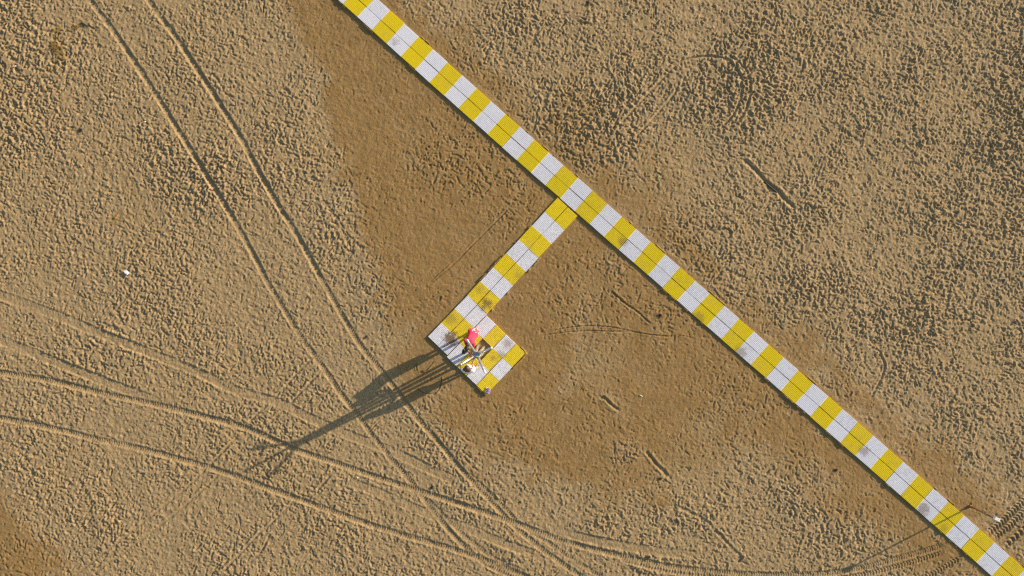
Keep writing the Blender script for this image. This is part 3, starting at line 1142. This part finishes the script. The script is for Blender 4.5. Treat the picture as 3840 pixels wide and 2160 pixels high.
def flip_flop(toe, heel, label):
    t, h = W(*toe, TOP + .01), W(*heel, TOP + .01)
    d = (h - t)
    L = d.length
    c = (t + h) / 2
    z = TOP + .012
    root = empty('flip_flop', (c.x, c.y, z), label, 'flip-flop', 'flip-flops left on the platform corner', math.atan2(-d.y, -d.x))
    out = []
    for i in range(28):
        a = math.tau * i / 28
        x = math.cos(a) * L / 2
        out.append((x, math.sin(a) * (.042 + .010 * math.cos(a) - .004 * math.cos(2 * a))))

    def slab(name, sx, z0, z1, mat, par, cut=None):
        bm = bmesh.new()
        pts = [(x * sx, y * sx) for x, y in out if cut is None or cut[0] < x < cut[1]]
        A = [bm.verts.new((x, y, z0)) for x, y in pts]
        B = [bm.verts.new((x, y, z1)) for x, y in pts]
        bm.faces.new(A[::-1])
        bm.faces.new(B)
        for i in range(len(A)):
            bm.faces.new((A[i], A[(i + 1) % len(A)], B[(i + 1) % len(A)], B[i]))
        return link(name, from_bm(bm, name), mat, par)
    s_ = slab('sole', 1.0, 0, .018, m_sole, root)
    slab('footbed', .86, .0182, .0205, m_foot, s_, (-L * .24, L * .26))
    bm = bmesh.new()
    for sg in (-1, 1):
        tube(bm, [(L * .27, 0, .02), (L * .20, .016 * sg, .042), (L * .06, .036 * sg, .044), (-L * .06, .043 * sg, .018)], [.005, .008, .008, .006], 8)
    link('strap', from_bm(bm, 'strap'), m_strap, root, True)


flip_flop((1823, 1452.7), (1840.5, 1467.4), 'lilac flip-flop with purple strap, the one lying farther from the platform tip')
flip_flop((1818.6, 1465), (1838.4, 1474.7), 'lilac flip-flop with purple strap, the one lying nearest the platform tip')

# ------------------------------------------------------------------ rusty post with a white box
m_rust = new_mat('rusty_pipe', (.24, .13, .05), .75)
k = NT(m_rust)
tc = k.n('ShaderNodeTexCoord').outputs['Object']
k.l(k.mix(k.ramp(k.noise(tc, 9, 5), .35, .65), (.13, .055, .022), (.36, .21, .085)), k.b.inputs['Base Color'])
k.bump(k.noise(tc, 50, 3), .4, .004)
pb = W(3636, 1898)
post = empty('sign_post', (pb.x, pb.y, 0), 'thin rusty post with small white box on top beside the walkway', 'post')
gz = ground_z(pb.x, pb.y)
bm = bmesh.new()
tube(bm, [(0, 0, gz - .15), (0, 0, .7), (.002, 0, 1.38)], [.033, .031, .031], 14)
link('pole', from_bm(bm, 'pole'), m_rust, post, True)
bm = bmesh.new()
tube(bm, [(0, 0, gz - .04), (0, 0, gz + .05), (0, 0, gz + .07)], [.055, .055, .036], 14)
link('base_collar', from_bm(bm, 'base_collar'), m_rust, post, True)
m_box = new_mat('white_painted_box', (.74, .75, .82), .5)
k = NT(m_box)
tc = k.n('ShaderNodeTexCoord').outputs['Object']
k.l(k.mix(k.ramp(k.noise(tc, 22, 3), .56, .64), (.74, .75, .82), (.34, .36, .50)), k.b.inputs['Base Color'])
bm = bmesh.new()
bevel_box(bm, Vector((0, 0, 1.42)), (.19, .11, .10), Matrix.Rotation(math.radians(-24), 3, 'Z'), .008, 2)
bx = link('box', from_bm(bm, 'box'), m_box, post)
bm = bmesh.new()
bevel_box(bm, Vector((.06, -.027, 1.4725)), (.06, .105, .004), Matrix.Rotation(math.radians(-24), 3, 'Z'), .001, 1)
link('lid_edge', from_bm(bm, 'lid_edge'), m_cap, bx)

# ------------------------------------------------------------------ litter, driftwood, twigs
m_paper = new_mat('crumpled_paper', (.80, .80, .80), .6)
m_wood = new_mat('wet_driftwood', (.055, .042, .030), .85)
k = NT(m_wood)
tc = k.n('ShaderNodeTexCoord').outputs['Object']
k.bump(k.noise(tc, 30, 4), .7, .01)
m_twig = new_mat('dry_twig', (.20, .10, .045), .85)
m_weed = new_mat('dry_ochre_weed', (.26, .155, .035), .9)
m_cig = new_mat('white_plastic_stick', (.82, .78, .74), .5)
m_kelp = new_mat('black_seaweed', (.022, .018, .016), .7)


def paper(px, py, sx, sy, ang, label):
    c = W(px, py)
    r = random.Random(int(px))
    bm = bmesh.new()
    n = 6
    ca, sa = math.cos(ang), math.sin(ang)
    top, bot = [], []
    for i in range(n + 1):
        for j in range(n + 1):
            u, v = (i / n - .5) * sx, (j / n - .5) * sy
            z = .022 * abs(math.sin(3.2 * i / n + .4)) + r.uniform(0, .012)
            x, y = u * ca - v * sa, u * sa + v * ca
            top.append(bm.verts.new((x, y, z + .003)))
            bot.append(bm.verts.new((x, y, z)))
    I = lambda i, j: i * (n + 1) + j
    for i in range(n):
        for j in range(n):
            bm.faces.new((top[I(i, j)], top[I(i + 1, j)], top[I(i + 1, j + 1)], top[I(i, j + 1)]))
            bm.faces.new((bot[I(i, j)], bot[I(i, j + 1)], bot[I(i + 1, j + 1)], bot[I(i + 1, j)]))
    ring = [I(i, 0) for i in range(n)] + [I(n, j) for j in range(n)] + [I(i, n) for i in range(n, 0, -1)] + [I(0, j) for j in range(n, 0, -1)]
    for a, b in zip(ring, ring[1:] + ring[:1]):
        bm.faces.new((bot[a], bot[b], top[b], top[a]))
    o = link('paper_scrap', from_bm(bm, 'paper_scrap'), m_paper)
    hz = max(ground_z(c.x + dx, c.y + dy) for dx in (-.06, 0, .06) for dy in (-.05, 0, .05))
    o.location = (c.x, c.y, hz - .005)
    tag(o, label, 'litter', 'scraps of white litter')


paper(478, 1021, .20, .12, -.75, 'creased white paper scrap on rough sand left of the twin tracks')
paper(63, 249, .05, .03, .4, 'tiny white litter fleck near the left edge, below the ochre weed')
paper(545, 457, .055, .035, .2, 'tiny white litter fleck just left of the left wheel track')
paper(1342, 1791, .05, .035, .9, 'tiny white litter fleck between the two crossing treaded tracks')


def stick(name, pts, rad, mat, label, cat, wob=.004):
    r = random.Random(int(pts[0][0] * 7))
    P_ = []
    base = W(*pts[0])
    n = 5
    for (a, b) in zip(pts[:-1], pts[1:]):
        for i in range(n):
            P_.append((a[0] + (b[0] - a[0]) * i / n, a[1] + (b[1] - a[1]) * i / n))
    P_.append(pts[-1])
    V = []
    for i, p in enumerate(P_):
        w = W(*p)
        V.append(Vector((w.x - base.x + r.uniform(-wob, wob), w.y - base.y + r.uniform(-wob, wob), ground_z(w.x, w.y) + rad * .7)))
    zs = [v.z for v in V]
    for i, v in enumerate(V):
        v.z = max(np.mean(zs[max(0, i - 2):i + 3]), zs[i] - rad * .3)
    bm = bmesh.new()
    tube(bm, V, [rad * (1 - .35 * abs(i / (len(V) - 1) - .4)) * r.uniform(.85, 1.1) for i in range(len(V))], 9)
    o = link(name, from_bm(bm, name), mat, None, True)
    o.location = (base.x, base.y, 0)
    tag(o, label, cat)
    return o


stick('driftwood', [(2868, 680), (2890, 702), (2914, 722)], .035, m_wood, 'dark waterlogged driftwood lying in a long furrow in the upper right sand', 'driftwood', .008)
stick('twig', [(1618, 1365), (1604, 1380), (1590, 1396)], .013, m_twig, 'brown twig on the sand in the shadow left of the platform', 'twig')
stick('plastic_stick', [(2398.5, 1481.5), (2409.5, 1487)], .011, m_cig, 'short white plastic stick on the sand below the long wavy grooves', 'litter', .001)
stick('twig', [(1911, 816), (1929, 820)], .011, m_twig, 'short pale twig on damp sand above the branch walkway', 'twig')
stick('branch_piece', [(305, 85), (322, 92), (330, 100)], .022, m_wood, 'dark branch piece near the top left beside the ochre weed', 'driftwood', .01)


def clump(name, px, py, rad, mat, label, cat, n=60, h=.05, seed=1, group=None):
    """a heap of curled strands"""
    r = random.Random(seed)
    c = W(px, py)
    gz_ = ground_z(c.x, c.y)
    bm = bmesh.new()
    ellipsoid(bm, Vector((0, 0, 0)), (rad * .45, rad * .38, h * .6))
    for i in range(n):
        a = r.uniform(0, math.tau)
        q_ = rad * math.sqrt(r.random())
        p = Vector((math.cos(a) * q_ * .6, math.sin(a) * q_ * .6, r.uniform(0, h)))
        b = r.uniform(0, math.tau)
        d = Vector((math.cos(b), math.sin(b), 0)) * rad * r.uniform(.3, .7)
        e = p + d
        e.z = ground_z(c.x + e.x, c.y + e.y) - gz_ + .005
        m_ = (p + e) / 2 + Vector((r.uniform(-.02, .02), r.uniform(-.02, .02), .012))
        tube(bm, [p, m_, e], [.006, .005, .002], 5)
    o = link(name, from_bm(bm, name), mat)
    o.location = (c.x, c.y, gz_)
    tag(o, label, cat, group)


clump('weed_clump', 208, 178, .22, m_weed, 'dry ochre weed clump flattened on the sand near the top left corner', 'weed', 90, .035, 3)
clump('weed_clump', 288, 102, .12, m_weed, 'smaller ochre weed tuft up and right of the flattened weed clump', 'weed', 40, .03, 4)
for i, (px, py, rd, lab) in enumerate([
        (1622, 1827, .09, 'black seaweed lump between the crossing tracks at bottom centre'),
        (2475, 1182, .10, 'black seaweed lump in a hole near the walkway, inside the sandy triangle'),
        (302, 488, .11, 'dark seaweed lump on the left sand, beside the left wheel track'),
        (2205, 10, .13, 'dark seaweed lump at the top edge, right of the walkway'),
        (3594, 995, .08, 'dark seaweed lump on the far right sand, mid height'),
        (3760, 1050, .06, 'small dark seaweed lump close to the right edge'),
        (1375, 1262, .07, 'small dark seaweed lump beside the right wheel track, left of the platform'),
        (3135, 1762, .08, 'dark seaweed lump in a pit below the lower right walkway'),
        (3340, 2022, .055, 'small dark seaweed lump near the shadow of the rusty post'),
        (2475, 1795, .07, 'dark seaweed lump at the lower centre sand, right of the damp patch')]):
    clump('seaweed', px, py, rd, m_kelp, lab, 'seaweed', 34, .035, 20 + i, 'seaweed lumps scattered on the sand')
clump('twig_heap', 1588, 1392, .07, m_twig, 'small heap of brown twigs in the shower shadow', 'twigs', 30, .04, 7)
